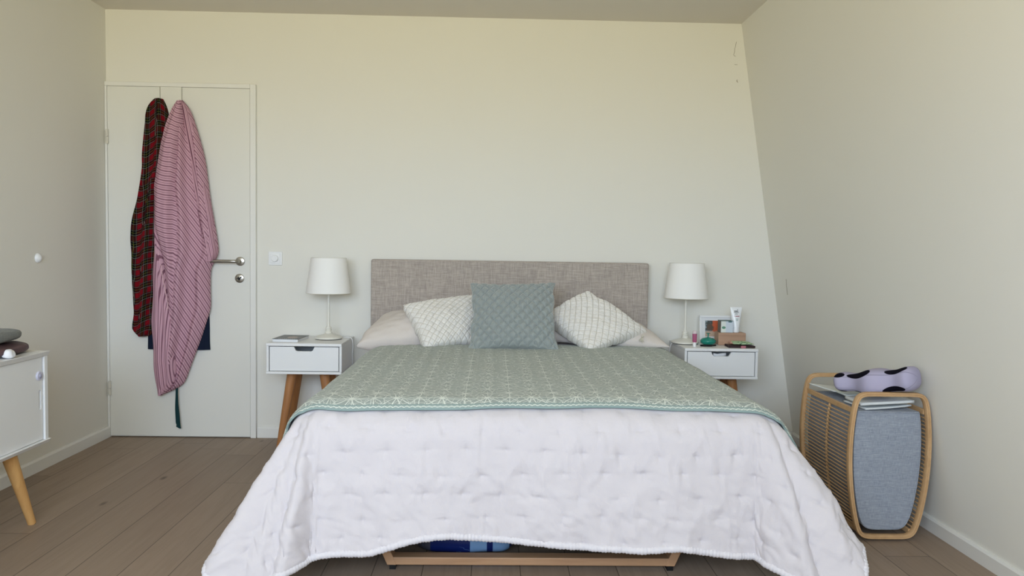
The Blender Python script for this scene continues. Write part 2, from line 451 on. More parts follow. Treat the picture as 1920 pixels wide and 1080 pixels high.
# ---- drape shared by the quilt and the throw: flat cloth coordinates (U across, V along) laid over the mattress
def side_drop(U, V):
    return
def drape(U, V):
    du = np.where(U < X0, U-X0, np.where(U > X1, U-X1, 0.)); dv = np.minimum(V-YFT, 0.)
    L = np.hypot(du, dv)+1e-9; nx, ny = du/L, dv/L
    phi = np.arctan2(np.abs(dv), np.abs(du)+1e-12)                    # 0 side, pi/2 foot
    right = U > (X0+X1)/2
    corner = np.sin(2*phi)**2*(np.abs(du) > 1e-6)*(np.abs(dv) > 1e-6)
    base = np.where(np.abs(dv) < 1e-9, .25, .10+.15*np.cos(phi)**2)+.06*(right & (np.abs(du) > 0))*np.cos(phi)**2
    base = np.where(right, .04+(base-.04)*np.clip((-.60-V)/.6, 0, 1), base)
    a = base+np.where(right, .40, .38)*corner
    Lc = .74; L2 = np.where(L > Lc-.08, Lc-.08+.08*np.tanh((L-Lc+.08)/.08), L)
    arc = RR*(PI/2-a)
    inside = L2 < arc
    out = np.where(inside, RR*np.sin(np.minimum(L2, arc)/RR), RR*np.cos(a)+(L2-arc)*np.sin(a))
    drop = np.where(inside, RR*(1-np.cos(np.minimum(L2, arc)/RR)), RR*(1-np.sin(a))+(L2-arc)*np.cos(a))
    hang = np.clip((L2-.06)/.4, 0, 1.3)
    # folds: three soft ones fan from each corner, gentle ones along the sides
    fan = np.where(right, .022*np.sin(phi*11+.4)+.010*np.sin(phi*23+1), .030*np.sin(phi*9+2.6)+.010*np.sin(phi*21))
    fan = fan*np.clip(corner*3, 0, 1)
    sidew = .016*np.sin(V*9.5+np.where(right, .5, 1.7))*(np.abs(dv) < 1e-9)*np.clip((V-YFT)*6, 0, 1)
    footw = (.010*np.sin(U*7.1+.6)+.006*np.sin(U*15+2))*(phi > 1.2)*np.clip((phi-1.2)*3, 0, 1)
    out = out+hang*(fan+sidew+footw)+np.where(right, .034, .012)*np.sin(PI*np.clip((L2-.04)/.62, 0, 1))*(np.abs(du) > 0)*np.cos(phi)**.5*np.clip((-.60-V)/.6, 0, 1)
    X = np.clip(U, X0, X1)+nx*out; Y = np.maximum(V, YFT)+ny*out
    Z = Z0-drop
    top = L < 1e-6
    Z = Z+.004*fbm(U, V, 11, 2, 1.1)*np.clip(1-L*8, 0, 1)
    # crown of the mattress filling
    Z = Z+.012*np.clip(1-((U-2.41)/.8)**2, 0, 1)*np.clip(1-L*8, 0, 1)
    return np.stack([X, Y, Z], -1)
def normals(P):
    gu = np.gradient(P, axis=1); gv = np.gradient(P, axis=0)
    n = np.cross(gu, gv); n /= np.linalg.norm(n, axis=-1, keepdims=True)+1e-12
    return n
OV = .480
HX = np.array([1.30, 1.66, 1.76, 1.87, 1.99, 2.10, 2.25, 2.45, 2.62, 2.78, 2.90, 3.00, 3.10, 3.6])
HD = np.array([.49, .49, .475, .478, .435, .415, .43, .445, .455, .462, .448, .468, .485, .50])+.060
nu, nv = 400, 330
s_ = np.linspace(-1, 1, nu); t_ = np.linspace(0, 1, nv)
Uflat = 2.41+s_*((X1-X0)/2+OV)
HDs = np.interp(Uflat, HX, HD); k_ = np.hanning(25); k_ /= k_.sum(); HDs = np.convolve(np.pad(HDs, 12, 'edge'), k_, 'valid')
VH = -.10
V = VH+(YFT-HDs[None, :]-VH)*t_[:, None]; U = np.repeat(Uflat[None, :], nv, 0)
P = drape(U, V); N = -normals(P)
if N[10, nu//2, 2] < 0: N = -N
# tufts: staggered rows, each a dimple with a short crease to both sides
DX, DY = .132, .0725
disp = np.zeros_like(U)
row = np.round((V+.02)/DY)
knots = []
for dr in (-1, 0, 1):
    rr_ = row+dr
    offx = np.where(np.mod(rr_, 2) == 0, 0, DX/2)
    kx_ = np.round((U-offx)/DX)*DX+offx; ky_ = rr_*DY-.02
    # hand stitched, a little irregular
    jx = .010*np.sin(kx_*91+ky_*57); jy = .008*np.sin(kx_*43-ky_*81)
    dx_ = U-kx_-jx; dy_ = V-ky_-jy; rr2 = dx_**2+dy_**2
    disp -= .0040*np.exp(-rr2/(.011**2))
    disp -= .0026*np.exp(-rr2/(.028**2))
    ph_ = np.sin(kx_*37+ky_*71)
    disp -= .0040*np.exp(-(dy_-.08*ph_*dx_)**2/(.0035**2))*np.exp(-(np.abs(dx_)/.040)**2)
    disp -= .0022*np.exp(-(dx_-.2*ph_*dy_)**2/(.0035**2))*np.exp(-(np.abs(dy_)/.022)**2)
disp += .0030*fbm(U, V, 21, 4, 5.0)+.0035*np.sin(U*31+2*np.sin(V*5))*np.clip((YFT-V-.1)*4, 0, 1)*np.clip(fbm(U, V, 77, 2, 1.5), 0, 1)
low = np.clip((YFT-V-.18)/.2, 0, 1)
ridge = 1-np.abs(fbm(U*1.0+V*.6, V*1.3, 31, 3, 3.2)); disp += (.006*ridge**3)*low
disp += .0045*(1-np.abs(fbm(U*2.2, V*.8, 33, 3, 3.0)))**4*np.clip((YFT-V)*8, 0, 1)
cover = np.clip((V-(YFT-.095))/.05, 0, 1)                             # flat under the throw
disp = disp*(1-cover*.6)-.004*cover
# pillows lift nothing: the head end stays flat
P2 = P+N*disp[..., None]
P2[..., 2] = np.maximum(P2[..., 2], .006)
qb = MB().grid(P2, np.stack([U, V], -1))
for j in range(int((VH)/DY), -60, -1):
    for i in range(-40, 40):
        kx_ = i*DX+(0 if j % 2 == 0 else DX/2); ky_ = j*DY-.02
        ku = kx_+.010*math.sin(kx_*91+ky_*57); kv = ky_+.008*math.sin(kx_*43-ky_*81)
        iu = (ku-Uflat[0])/(Uflat[-1]-Uflat[0])*(nu-1)
        if not 3 < iu < nu-4: continue
        iu = int(round(iu)); tv = (kv-VH)/(YFT-HDs[iu]-VH)
        if tv > .985 or kv > YFT-.09 and abs(ku-2.41) < 1.0: continue
        if tv < .1: continue
        iv = int(round(tv*(nv-1))); p = P2[iv, iu]; n_ = N[iv, iu]
        knots.append((p, n_))
quilt = empty('quilt', (2.41, -1.2, .6), 'white tufted quilt hanging over the sides and foot of the bed', 'quilt')
qo = qb.build('cover', m_quilt, quilt, smooth=True, recalc=False)
so = qo.modifiers.new('thickness', 'SOLIDIFY'); so.thickness = .006; so.offset = -1 if N[10, nu//2, 2] > 0 else 1
kb = MB()
for p, n_ in knots:
    c0 = Vector(p)+Vector(n_)*.0015
    a_ = Vector((1, 0, 0))-Vector(n_)*n_[0]; a_.normalize()
    b_ = Vector(n_).cross(a_)
    for k in (-1, 0, 1): kb.tube([c0+a_*(-.0042)+b_*.0019*k, c0+Vector(n_)*.0026+b_*.0019*k, c0+a_*.0042+b_*.0019*k], .0012, 6)
kn_ = kb.build('stitch_knots', Mat('stitch_thread', (252, 252, 252), .3, .6), quilt, smooth=True); kn_['kind'] = 'stuff'
# gathered binding along the hem
hb = MB()
edge = [P2[i, 0] for i in range(0, nv)]+[P2[-1, j] for j in range(1, nu)]+[P2[i, -1] for i in range(nv-2, -1, -1)]
edge = np.array(edge); seg = np.r_[0, np.cumsum(np.linalg.norm(np.diff(edge, axis=0), axis=1))]
ns = int(seg[-1]/.0035); sv = np.linspace(0, seg[-1], ns); ep = np.stack([np.interp(sv, seg, edge[:, k]) for k in range(3)], 1)
k_ = np.ones(9)/9
for k in range(3): ep[:, k] = np.convolve(np.pad(ep[:, k], 4, 'edge'), k_, 'valid')
pin = .0128*(1+.085*np.sin(sv*2*PI/.0115+2*np.sin(sv*23))+.05*np.sin(sv*2*PI/.043+3*np.sin(sv*9)))
ep[:, 2] = np.maximum(ep[:, 2]-.004, .014)
hb.tube(ep, list(pin), 12)
hb.build('hem_binding', m_hem, quilt, smooth=True)

# ---- sage throw laid across the bed
nu2, nv2 = 300, 240
UL, UR = X0-.40, X1+.34
s_ = np.linspace(0, 1, nu2); t_ = np.linspace(0, 1, nv2)
Ut = UL+(UR-UL)*s_
Vhead = np.interp(Ut, [UL, 1.6, 2.41, 3.2, UR], [-.54, -.51, -.455, -.375, -.36])
Vfoot = np.interp(Ut, [UL, 1.55, 1.70, 1.9, 2.3, 2.7, 3.1, 3.3, UR], [-1.965, -1.97, -1.99, -1.992, -1.98, -1.972, -1.985, -1.98, -1.965])
for a_ in (Vhead, Vfoot): a_[:] = np.convolve(np.pad(a_, 15, 'edge'), np.ones(31)/31, 'valid')
Vfoot += .0025*np.sin(Ut*17)
VV = Vhead[None, :]+(Vfoot-Vhead)[None, :]*t_[:, None]; UU = np.repeat(Ut[None, :], nv2, 0)
Pt = drape(UU, VV); Nt = normals(Pt)
if Nt[10, nu2//2, 2] < 0: Nt = -Nt
off = .0085+.0030*(1+fbm(UU, VV, 41, 3, 1.6))
rip = .004*np.clip(1-np.abs(UU-2.05)/.5, 0, 1)*np.sin(UU*60+VV*3)*np.clip((VV+1.5)*1.5, 0, 1)
Pt = Pt+Nt*(off+np.abs(rip))[..., None]
UVt = np.stack([UU-2.41+.078, (VV-Vfoot[None, :])], -1)
tb = MB().grid(Pt, UVt)
th_ = tb.build('throw_blanket', m_throw, smooth=True, recalc=False)
so = th_.modifiers.new('thickness', 'SOLIDIFY'); so.thickness = .005; so.offset = -1
tag(th_, 'sage green throw with pale star line pattern spread across the bed', 'throw blanket')

# ---- pillows and cushions
def cushion(name, mat, TL, TR, BR, BL, thick, n=150, pattern=None, pinch=.05, seed=0, wr=.006, parent=None, mat_uv=True, power=.42, bulge=None):
    TL, TR, BR, BL = map(lambda p: np.array(p, float), (TL, TR, BR, BL))
    a = np.linspace(-1, 1, n); U, V = np.meshgrid(a, a)              # V up
    w_ = .5*(np.linalg.norm(TR-TL)+np.linalg.norm(BR-BL)); h_ = .5*(np.linalg.norm(TL-BL)+np.linalg.norm(TR-BR))
    # edges draw in between the corners
    u_ = U*(1-pinch*(1-V**2)*np.abs(U)); v_ = V*(1-pinch*(1-U**2)*np.abs(V))
    q = lambda s, t: ((1-s)*(1-t))[..., None]*BL+(s*(1-t))[..., None]*BR+(s*t)[..., None]*TR+((1-s)*t)[..., None]*TL
    base = q((u_+1)/2, (v_+1)/2)
    ed = .006*fbm(U, V, seed+50, 3, 1.2)*np.maximum(np.abs(U), np.abs(V))**3
    base = base+((TR-TL)/w_)*(ed*np.sign(U)*np.abs(U))[..., None]+((TL-BL)/h_)*(ed*np.sign(V)*np.abs(V))[..., None]
    nrm = np.cross((TR-TL)+(BR-BL), (TL-BL)+(TR-BR)); nrm /= np.linalg.norm(nrm)
    prof = ((1-U**2)*(1-V**2)).clip(0)**power
    if bulge: prof = prof*(1+bulge[0]*V+bulge[1]*U)
    mb = MB(); x, y = U*w_/2, V*h_/2
    dd = wr*fbm(x, y, seed, 4, 4.0)*prof**.5
    pt = pattern(x, y, U, V) if pattern else 0
    for sgn in (1, -1):
        P = base+nrm*(sgn*thick/2*prof+sgn*(dd+pt)*np.clip(prof*4, 0, 1))[..., None]
        mb.grid(P, np.stack([x, y], -1), flip=sgn < 0)
    return mb.build(name, mat, parent, smooth=True, merge=1e-5)

# sleeping pillows at the headboard
pl = cushion('sleeping_pillow', m_pillowcase, (1.64, -.14, .735), (2.32, -.10, .77), (2.30, -.38, .650), (1.545, -.50, .618), .20, 90, None, .0, 5, .009, power=.33, bulge=(.1, -.1))
tag(pl, 'beige cotton sleeping pillow behind the left white cushion, nearest the magazine nightstand', 'pillow', 'beige sleeping pillows')
pr2 = cushion('sleeping_pillow', m_pillowcase, (2.56, -.11, .80), (3.12, -.13, .725), (3.235, -.46, .63), (2.50, -.33, .655), .13, 90, None, .02, 6, .008, power=.45)
tag(pr2, 'beige cotton sleeping pillow under the right white cushion, nearest the framed photo', 'pillow', 'beige sleeping pillows')

m_vel = Mat('grey_velvet', (142, 154, 153), .85, .15, 0, .6)
m_vel.b.inputs['Sheen Roughness'].default_value = .4
vn = m_vel.noise(m_vel.coord('UV', (420, 30, 1)), 1, 3, .6)
m_vel.color(m_vel.mix(vn, (166, 172, 170), (130, 138, 136))); m_vel.bump(vn, .3, .002)
def diamond(x, y, U, V):
    p, q = .052, .060
    a = np.abs(np.mod(x/p+y/q, 1)-.5)*2; b_ = np.abs(np.mod(x/p-y/q, 1)-.5)*2      # 1 on a seam
    d = np.minimum(1-a, 1-b_)
    return .0145*(np.clip(d/.6, 0, 1)**.5)-.010
gc = cushion('velvet_cushion', m_vel, (2.144, -.375, .956), (2.611, -.365, .964), (2.612, -.62, .625), (2.144, -.62, .620), .14, 230, diamond, .075, 8, .004, power=.40)
tag(gc, 'grey diamond-quilted velvet cushion standing upright in the middle of the bed', 'cushion')

m_tuft = Mat('tufted_cotton', (236, 233, 226), .95, .1, 0, .1)
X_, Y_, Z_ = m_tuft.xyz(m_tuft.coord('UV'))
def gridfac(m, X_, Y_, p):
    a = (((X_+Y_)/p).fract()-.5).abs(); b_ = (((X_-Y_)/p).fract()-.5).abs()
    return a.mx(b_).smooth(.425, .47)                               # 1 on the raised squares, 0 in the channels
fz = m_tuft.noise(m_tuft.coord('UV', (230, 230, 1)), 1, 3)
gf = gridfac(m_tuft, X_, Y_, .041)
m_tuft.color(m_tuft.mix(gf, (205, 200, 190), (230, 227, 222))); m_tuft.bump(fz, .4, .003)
def squares(x, y, U, V):
    p = .041
    a = np.abs(np.mod((x+y)/p, 1)-.5); b_ = np.abs(np.mod((x-y)/p, 1)-.5)
    d = np.clip((.46-np.maximum(a, b_))/.10, 0, 1)
    return .0050*d**.6+.0012*fbm(x, y, 9, 2, 60)
wl = cushion('white_cushion', m_tuft, (1.775, -.36, .832), (2.23, -.17, .880), (2.22, -.39, .640), (1.920, -.585, .618), .14, 200, squares, .02, 12, .008, power=.36)
tag(wl, 'white tufted square cushion slumped at the left of the grey velvet cushion', 'cushion', 'white tufted cushions')
wt = cushion('white_cushion', m_tuft, (2.807, -.24, .910), (3.125, -.36, .700), (2.777, -.58, .622), (2.545, -.30, .765), .15, 200, squares, .0, 13, .008, power=.36)
tag(wt, 'white tufted cushion turned on its corner at the right of the grey velvet cushion', 'cushion', 'white tufted cushions')
m_tas = Mat('tassel_yarn', (206, 200, 184), .95, .1)
tb_ = MB()
for k in range(26):
    a_ = random.uniform(-.5, 1.3); ln = random.uniform(.02, .035)
    s0 = Vector((3.085, -.435, .682)); e0 = s0+Vector((-.6*math.sin(a_)*ln-.004, -ln*.7, -ln*.75*math.cos(a_)-.006))
    tb_.tube([s0, (s0+e0)/2+Vector((0, -.003, .003)), e0], .0011, 5)
tb_.lathe([(.0001, .008), (.006, .004), (.007, 0), (.005, -.005), (.0001, -.007)], (3.088, -.432, .685), 12)
tb_.build('tassel', m_tas, wt, smooth=True)

# ------------------------------------------------------------------ nightstands
def nightstand(x0, x1, label):
    t = empty('nightstand', ((x0+x1)/2, -.2, 0), label, 'nightstand', 'white nightstands beside the bed')
    y0, y1, zb, zt = -.385, -.015, .447, .617
    body = MB()
    body.box(x0, x1, y0-.004, y1, zt-.016, zt)                        # top
    body.box(x0, x1, y0-.004, y1, zb, zb+.014)                        # bottom
    body.box(x0, x0+.014, y0, y1, zb+.014, zt-.016).box(x1-.014, x1, y0, y1, zb+.014, zt-.016)
    body.box(x0+.014, x1-.014, y1-.01, y1, zb+.014, zt-.016)
    body.build('body', m_white, t, bevel=.0025)
    # drawer front with a cut-out grip
    a, b_, c_, d_ = x0+.018, x1-.018, zb+.017, zt-.020
    mid = (x0+x1)/2
    g1, g2, gd = .056, .042, .024
    dr = MB().prism([(a, c_), (b_, c_), (b_, d_), (mid+g1, d_), (mid+g2+.004, d_-gd+.004), (mid+g2-.004, d_-gd), (mid-g2+.004, d_-gd), (mid-g2-.004, d_-gd+.004), (mid-g1, d_), (a, d_)], 'y', y0+.003, y0+.019)
    dr.box(a+.003, a+.013, y0+.019, y1-.03, c_+.003, d_-.022).box(b_-.013, b_-.003, y0+.019, y1-.03, c_+.003, d_-.022).box(a+.003, b_-.003, y1-.04, y1-.03, c_+.003, d_-.022).box(a+.013, b_-.013, y0+.019, y1-.04, c_+.003, c_+.009)
    dr.build('drawer', m_white, t, bevel=.0012)
    for sx_ in (-1, 1):
        for sy_ in (-1, 1):
            cx = mid+sx_*.088; cy = -.215+sy_*.07
            p0 = Vector((cx, cy, zb)); p1 = Vector((cx+sx_*.068, cy+sy_*.03, .002))
            rr_ = [.0275, .027, .0165]
            MB().tube([p0, p0.lerp(p1, .08), p1], rr_, 20).build('leg', m_legwood, t, smooth=True, angle=.7)
    return t
nsl = nightstand(1.037, 1.447, 'white one-drawer nightstand left of the bed, carrying a magazine and a lamp')
nsr = nightstand(3.333, 3.743, 'white one-drawer nightstand right of the bed, crowded with a framed photo and small items')
# something pale showing in the right drawer's grip
tis = MB().tube([(3.50, -.352, .578), (3.525, -.352, .574), (3.55, -.352, .578), (3.572, -.352, .581)], .005, 8, flat=2).build('paper_tissue', Mat('tissue', (222, 224, 228), .9), smooth=True)
tag(tis, 'pale tissue showing inside the grip of the right nightstand drawer', 'tissue')

# ------------------------------------------------------------------ lamps
m_shade = Mat('lampshade_fabric', (248, 247, 244), .9, .1)
tr = m_shade.nt.nodes.new('ShaderNodeBsdfTranslucent'); mx_ = m_shade.nt.nodes.new('ShaderNodeMixShader')
tr.inputs[0].default_value = (.9, .88, .82, 1); mx_.inputs[0].default_value = .07
out = m_shade.nt.nodes['Material Output']
m_shade.nt.links.new(m_shade.b.outputs[0], mx_.inputs[1]); m_shade.nt.links.new(tr.outputs[0], mx_.inputs[2]); m_shade.nt.links.new(mx_.outputs[0], out.inputs[0])
m_lampmetal = Mat('lamp_enamel', (226, 224, 214), .3, .5)
def lamp(x, y, z, label, cord):
    t = empty('table_lamp', (x, y, z), label, 'lamp', 'white bedside lamps')
    MB().lathe([(.078, .004), (.080, .008), (.079, .0115), (.068, .018), (.045, .024), (.026, .030), (.018, .034)], (x, y, z), 56).build('base', m_lampmetal, t, smooth=True, angle=.8)
    MB().lathe([(.072, 0), (.076, .0045), (.0001, .0046)], (x, y, z), 48).build('base_pad', m_black, t)
    st = MB().lathe([(.020, .032), (.0205, .040), (.017, .043), (.015, .046), (.0185, .049), (.0185, .054), (.014, .057), (.017, .061), (.0165, .067), (.011, .072), (.0085, .078), (.0075, .083), (.0065, .10), (.0062, .34)], (x, y, z), 28)
    st.build('stem', m_lampmetal, t, smooth=True, angle=.9)
    sk = MB().lathe([(.012, .30), (.013, .305), (.013, .35), (.006, .352), (.006, .30)], (x, y, z), 20).build('lamp_socket', m_lampmetal, t, smooth=True, angle=.8)
    MB().lathe([(.010, .35), (.013, .36), (.027, .385), (.030, .405), (.024, .425), (.0001, .435)], (x, y, z), 24).build('bulb', Mat('bulb_glass', (240, 240, 236), .3), t, smooth=True)
    sh = MB().lathe([(.1265, .264), (.0985, .466)], (x, y, z), 72)
    sh.lathe([(.1250, .264), (.0970, .466)], (x, y, z), 72)
    sh.f = [q for q in sh.f if len(q) == 4]; sh.mi = [0]*len(sh.f)
    so_ = sh.build('lamp_shade', m_shade, t, smooth=True, recalc=False)
    rg = MB().tube([(x+.0983*math.cos(a), y+.0983*math.sin(a), z+.4655) for a in np.linspace(0, 2*PI, 64, endpoint=False)], .0014, 6, closed=True)
    rg.build('shade_top_ring', m_lampmetal, so_, smooth=True); rg = MB()
    for rr_, zz in ((.1262, .2645),):
        rg.tube([(x+rr_*math.cos(a), y+rr_*math.sin(a), z+zz) for a in np.linspace(0, 2*PI, 64, endpoint=False)], .0014, 6, closed=True)
    for k in range(3):
        a = k*2*PI/3+.5; rg.tube([(x+.012*math.cos(a), y+.012*math.sin(a), z+.31), (x+.1195*math.cos(a), y+.1195*math.sin(a), z+.31)], .0012, 6)
    rg.build('shade_carrier', m_lampmetal, so_, smooth=True)
    MB().tube(cord, .0024, 8).build('power_cord', m_white, t, smooth=True)
    return t
def bez(pts, n=40):
    pts = [Vector(p) for p in pts]; out = []
    m = len(pts)
    for i in range(m-1):
        p0, p1, p2, p3 = pts[max(i-1, 0)], pts[i], pts[i+1], pts[min(i+2, m-1)]
        for k in range(n//(m-1)+1):
            t = k/(n//(m-1)+1)
            out.append(.5*((2*p1)+(p2-p0)*t+(2*p0-5*p1+4*p2-p3)*t*t+(-p0+3*p1-3*p2+p3)*t**3))
    out.append(pts[-1]); return out
zt = .617
lamp(1.328, -.165, zt, 'white bedside lamp on the left nightstand next to the magazine',
     bez([(1.40, -.12, zt+.003), (1.425, -.10, zt+.0035), (1.443, -.11, zt+.004), (1.455, -.12, zt-.01), (1.462, -.13, .57), (1.458, -.13, .53), (1.452, -.08, .42)]))
lamp(3.388, -.165, zt, 'white bedside lamp on the right nightstand next to the framed photo',
     bez([(3.32, -.14, zt+.003), (3.330, -.13, zt+.0035), (3.322, -.13, zt-.002), (3.312, -.135, .60), (3.305, -.14, .56), (3.306, -.13, .50), (3.312, -.08, .40)]))

# ------------------------------------------------------------------ magazine
mg = empty('magazine', (1.12, -.25, zt), 'thick magazine with a dark portrait cover on the left nightstand', 'magazine')
rot = (0, 0, -.07); cc = (1.135, -.235, 0)
MB().box(1.062, 1.204, -.335, -.14, zt+.0003, zt+.015, rot, (1.135, -.235, zt)).build('pages', Mat('magazine_paper', (224, 226, 230), .6), mg, bevel=.001)
m_cov = Mat('magazine_cover', (70, 72, 74), .35, .4)
cvx, cvy, _ = m_cov.xyz(m_cov.coord('Object', (1, 1, 1), (-1.135, .245, 0)))
face = (((cvx-.012)*(cvx-.012))*1.0+(cvy+.01)*(cvy+.01)*.55).sqrt()
cn = m_cov.noise(m_cov.coord('Object', (45, 30, 1)), 1, 3)
col = m_cov.mix(((cn-.4)*3).mx(0).mn(1), (52, 55, 58), (98, 98, 90))
col = m_cov.mix(face.smooth(.022, .034), col, (168, 146, 132))
txt = (cvy+.078).abs().smooth(.006, .008)*((cvx/.011).fract()-.5).abs().smooth(.28, .34)*(cvx.abs().lt(.05))
col = m_cov.mix(txt*.9, col, (224, 222, 216)); m_cov.color(col)
MB().box(1.060, 1.206, -.337, -.138, zt+.0152, zt+.017, rot, (1.135, -.235, zt)).build('cover', m_cov, mg)

# ------------------------------------------------------------------ things on the right nightstand
# framed photo leaning on the wall
ph = empty('photo_frame', (3.58, -.10, zt), 'white framed photo leaning on the wall behind the small boxes', 'photo frame')
fr = MB(); fx0, fx1, fz0, fz1, fy = 3.490, 3.690, .6185, .776, -.105
R_ = (-.12, 0, 0); pc = (3.59, fy, fz0)
bw = .012
for q in ((fx0, fx1, fz1-bw, fz1), (fx0, fx1, fz0, fz0+bw), (fx0, fx0+bw, fz0+bw, fz1-bw), (fx1-bw, fx1, fz0+bw, fz1-bw)):
    fr.box(q[0], q[1], fy-.008, fy+.008, q[2], q[3], R_, pc)
fr.build('frame', m_white, ph, bevel=.0015)
MB().box(fx0+bw, fx1-bw, fy-.001, fy+.006, fz0+bw, fz1-bw, R_, pc).build('mat_board', Mat('passe_partout', (224, 226, 228), .8), ph)
m_ph = Mat('photo_print', (120, 110, 100), .3, .4)
px_, py_, pz_ = m_ph.xyz(m_ph.coord('Object', (1, 1, 1), (-3.52, 0, -.655)))
pn = m_ph.noise(m_ph.coord('Object', (70, 70, 70)), 1, 3)
c1 = m_ph.mix(((pn-.42)*5).mx(0).mn(1), (66, 70, 68), (150, 166, 176))
c1 = m_ph.mix((px_-.045+(pn-.5)*.03).smooth(-.004, .004), (190, 92, 58), c1)
c1 = m_ph.mix((pz_-.028+(pn-.5)*.03).smooth(-.004, .004), c1, (190, 166, 146))
c1 = m_ph.mix((((px_-.035)*(px_-.035)+(pz_-.05)*(pz_-.05)).sqrt()+(pn-.5)*.02).smooth(.016, .024), c1, (92, 74, 62))
m_ph.color(c1)
MB().box(fx0+.034, fx1-.034, fy-.002, fy-.001, fz0+.034, fz1-.030, R_, pc).build('photo', m_ph, ph)
# wooden box
wbx = empty('wooden_box', (3.642, -.19, zt), 'plain light wooden box carrying the cream tube and small carton', 'box')
MB().box(3.563, 3.722, -.235, -.150, zt+.0005, .6885).build('body', m_boxwood, wbx, bevel=.004)
MB().box(3.5632, 3.7218, -.2358, -.1492, .6718, .6730).build('lid_seam', Mat('seam_brown', (120, 92, 74), .8), wbx)
# small carton
m_carton = Mat('carton_print', (214, 222, 228), .5, .3)
a_, b_, c_ = m_carton.xyz(m_carton.coord('Object', (1, 1, 1), (-3.612, .2, -.722)))
leaf = (((a_+.018)*(a_+.018))+((c_+.004)*(c_+.004)*2.2)).sqrt().smooth(.010, .012)
m_carton.color(m_carton.mix(((c_-.026).gt(0)*((a_-.018).abs().lt(.010))).mx(0), m_carton.mix(leaf, m_carton.mix(a_.lt(-.006), (204, 214, 224), (222, 228, 222)), (96, 146, 122)), (74, 110, 116)))
ct = empty('cream_carton', (3.612, -.2, .689), 'small white and green carton on the wooden box', 'carton')
MB().box(3.578, 3.648, -.228, -.165, .6895, .7545).build('body', m_carton, ct, bevel=.001)
MB().box(3.5775, 3.6485, -.2285, -.1645, .7546, .7575).build('lid', Mat('carton_lid', (96, 118, 116), .5), ct)
MB().box(3.5772, 3.5779, -.2275, -.1655, .6895, .7545).build('side_panel', Mat('carton_side', (112, 104, 92), .5), ct)
# cream tube standing on its cap
tu = empty('cream_tube', (3.668, -.195, .689), 'white cream tube standing on its cap on the wooden box', 'cream tube')
m_tube = Mat('tube_plastic', (236, 238, 240), .28, .5)
MB().lathe([(.019, .6895), (.0195, .692), (.0195, .716), (.0185, .718)], (3.672, -.198, 0), 32).build('cap', m_tube, tu, smooth=True, angle=.7)
n = 40; Pm = []
for i, t in enumerate(np.linspace(0, 1, 16)):
    z = .718+t*(.834-.718); hw = .0205+.0145*t; hd_ = .0205*(1-t)**.8+.0012
    Pm.append([(3.672+hw*math.cos(a), -.198+hd_*math.sin(a), z) for a in np.linspace(0, 2*PI, n, endpoint=False)])
mb = MB().grid(np.array(Pm), wrap=True)
mb.add([(3.672+.035*math.cos(a), -.198+.0012*math.sin(a), .834) for a in np.linspace(0, 2*PI, n, endpoint=False)], [tuple(range(n))])
body_ = mb.build('body', m_tube, tu, smooth=True)
def tube_y(x, z, e=.0006):
    t = (z-.718)/.116; hw = .0205+.0145*t; hd_ = .0205*(1-t)**.8+.0012
    return -.198-hd_*math.sqrt(max(0, 1-((x-3.672)/hw)**2))-e
def print_strip(name, mat, x0, x1, z0, z1, gaps=0, seed=1):
    """a printed mark that follows the tube's round front; gaps break it into letter-like strokes"""
    mb = MB(); g = random.Random(seed); cells = []
    if gaps:
        x = x0
        while x < x1:
            w_ = g.uniform(.6, 1.2)*(x1-x0)/gaps; cells.append((x, min(x+w_*.8, x1))); x += w_
    else: cells = [(x0, x1)]
    for a, b in cells:
        xs = np.linspace(a, b, 4); P = np.zeros((3, 4, 3))
        for i, z in enumerate(np.linspace(z0, z1, 3)):
            for j, x in enumerate(xs): P[i, j] = (x, tube_y(x, z), z)
        mb.grid(P)
    return mb.build(name, mat, body_)
m_ink = Mat('dark_ink', (52, 54, 60), .5); m_ink2 = Mat('red_ink', (150, 50, 70), .5); m_ink3 = Mat('green_ink', (140, 168, 160), .5); m_inkg = Mat('grey_ink', (120, 124, 130), .5)
print_strip('emblem', m_inkg, 3.676, 3.681, .8175, .822)
print_strip('printed_name', m_ink, 3.659, 3.682, .8085, .8145, 6, 2)
print_strip('printed_line', m_ink, 3.658, 3.685, .8020, .8055, 11, 3)
print_strip('printed_line', m_inkg, 3.664, 3.678, .7955, .7975, 6, 4)
print_strip('printed_line', m_inkg, 3.661, 3.680, .7915, .7935, 9, 5)
print_strip('red_band', m_ink2, 3.665, 3.689, .7805, .7845)
print_strip('red_dot', m_ink2, 3.6585, 3.6615, .7812, .7845)
print_strip('printed_line', m_ink3, 3.668, 3.682, .764, .769, 4, 6)
print_strip('printed_line', m_ink3, 3.669, 3.681, .757, .761, 4, 7)
# teal oil-lamp shaped bell
m_teal = Mat('teal_glaze', (26, 132, 116), .25, .5)
bl = empty('teal_bell', (3.507, -.23, zt), 'round teal pot with a thin stem knob on the right nightstand', 'pot')
MB().lathe([(.022, 0.0005), (.036, .006), (.044, .017), (.043, .027), (.032, .037), (.014, .042), (.006, .043)], (3.509, -.215, zt), 40).build('body', m_teal, bl, smooth=True)
MB().lathe([(.005, .042), (.0036, .046), (.0034, .060), (.004, .063), (.012, .0645), (.012, .067), (.0001, .068)], (3.509, -.215, zt), 24).build('stem_knob', m_teal, bl, smooth=True, angle=.8)
# dark loop in front of it
lp = MB().tube([(3.478+.032*math.cos(a), -.292+.016*math.sin(a), zt+.0045) for a in np.linspace(0, 2*PI, 30, endpoint=False)], .004, 8, closed=True)
lp.tube([(3.507, -.290, zt+.0045), (3.525, -.288, zt+.006), (3.535, -.280, zt+.006)], .0045, 8)
lo = lp.build('hair_tie', m_black, smooth=True); tag(lo, 'black hair tie lying in front of the teal pot', 'hair tie')
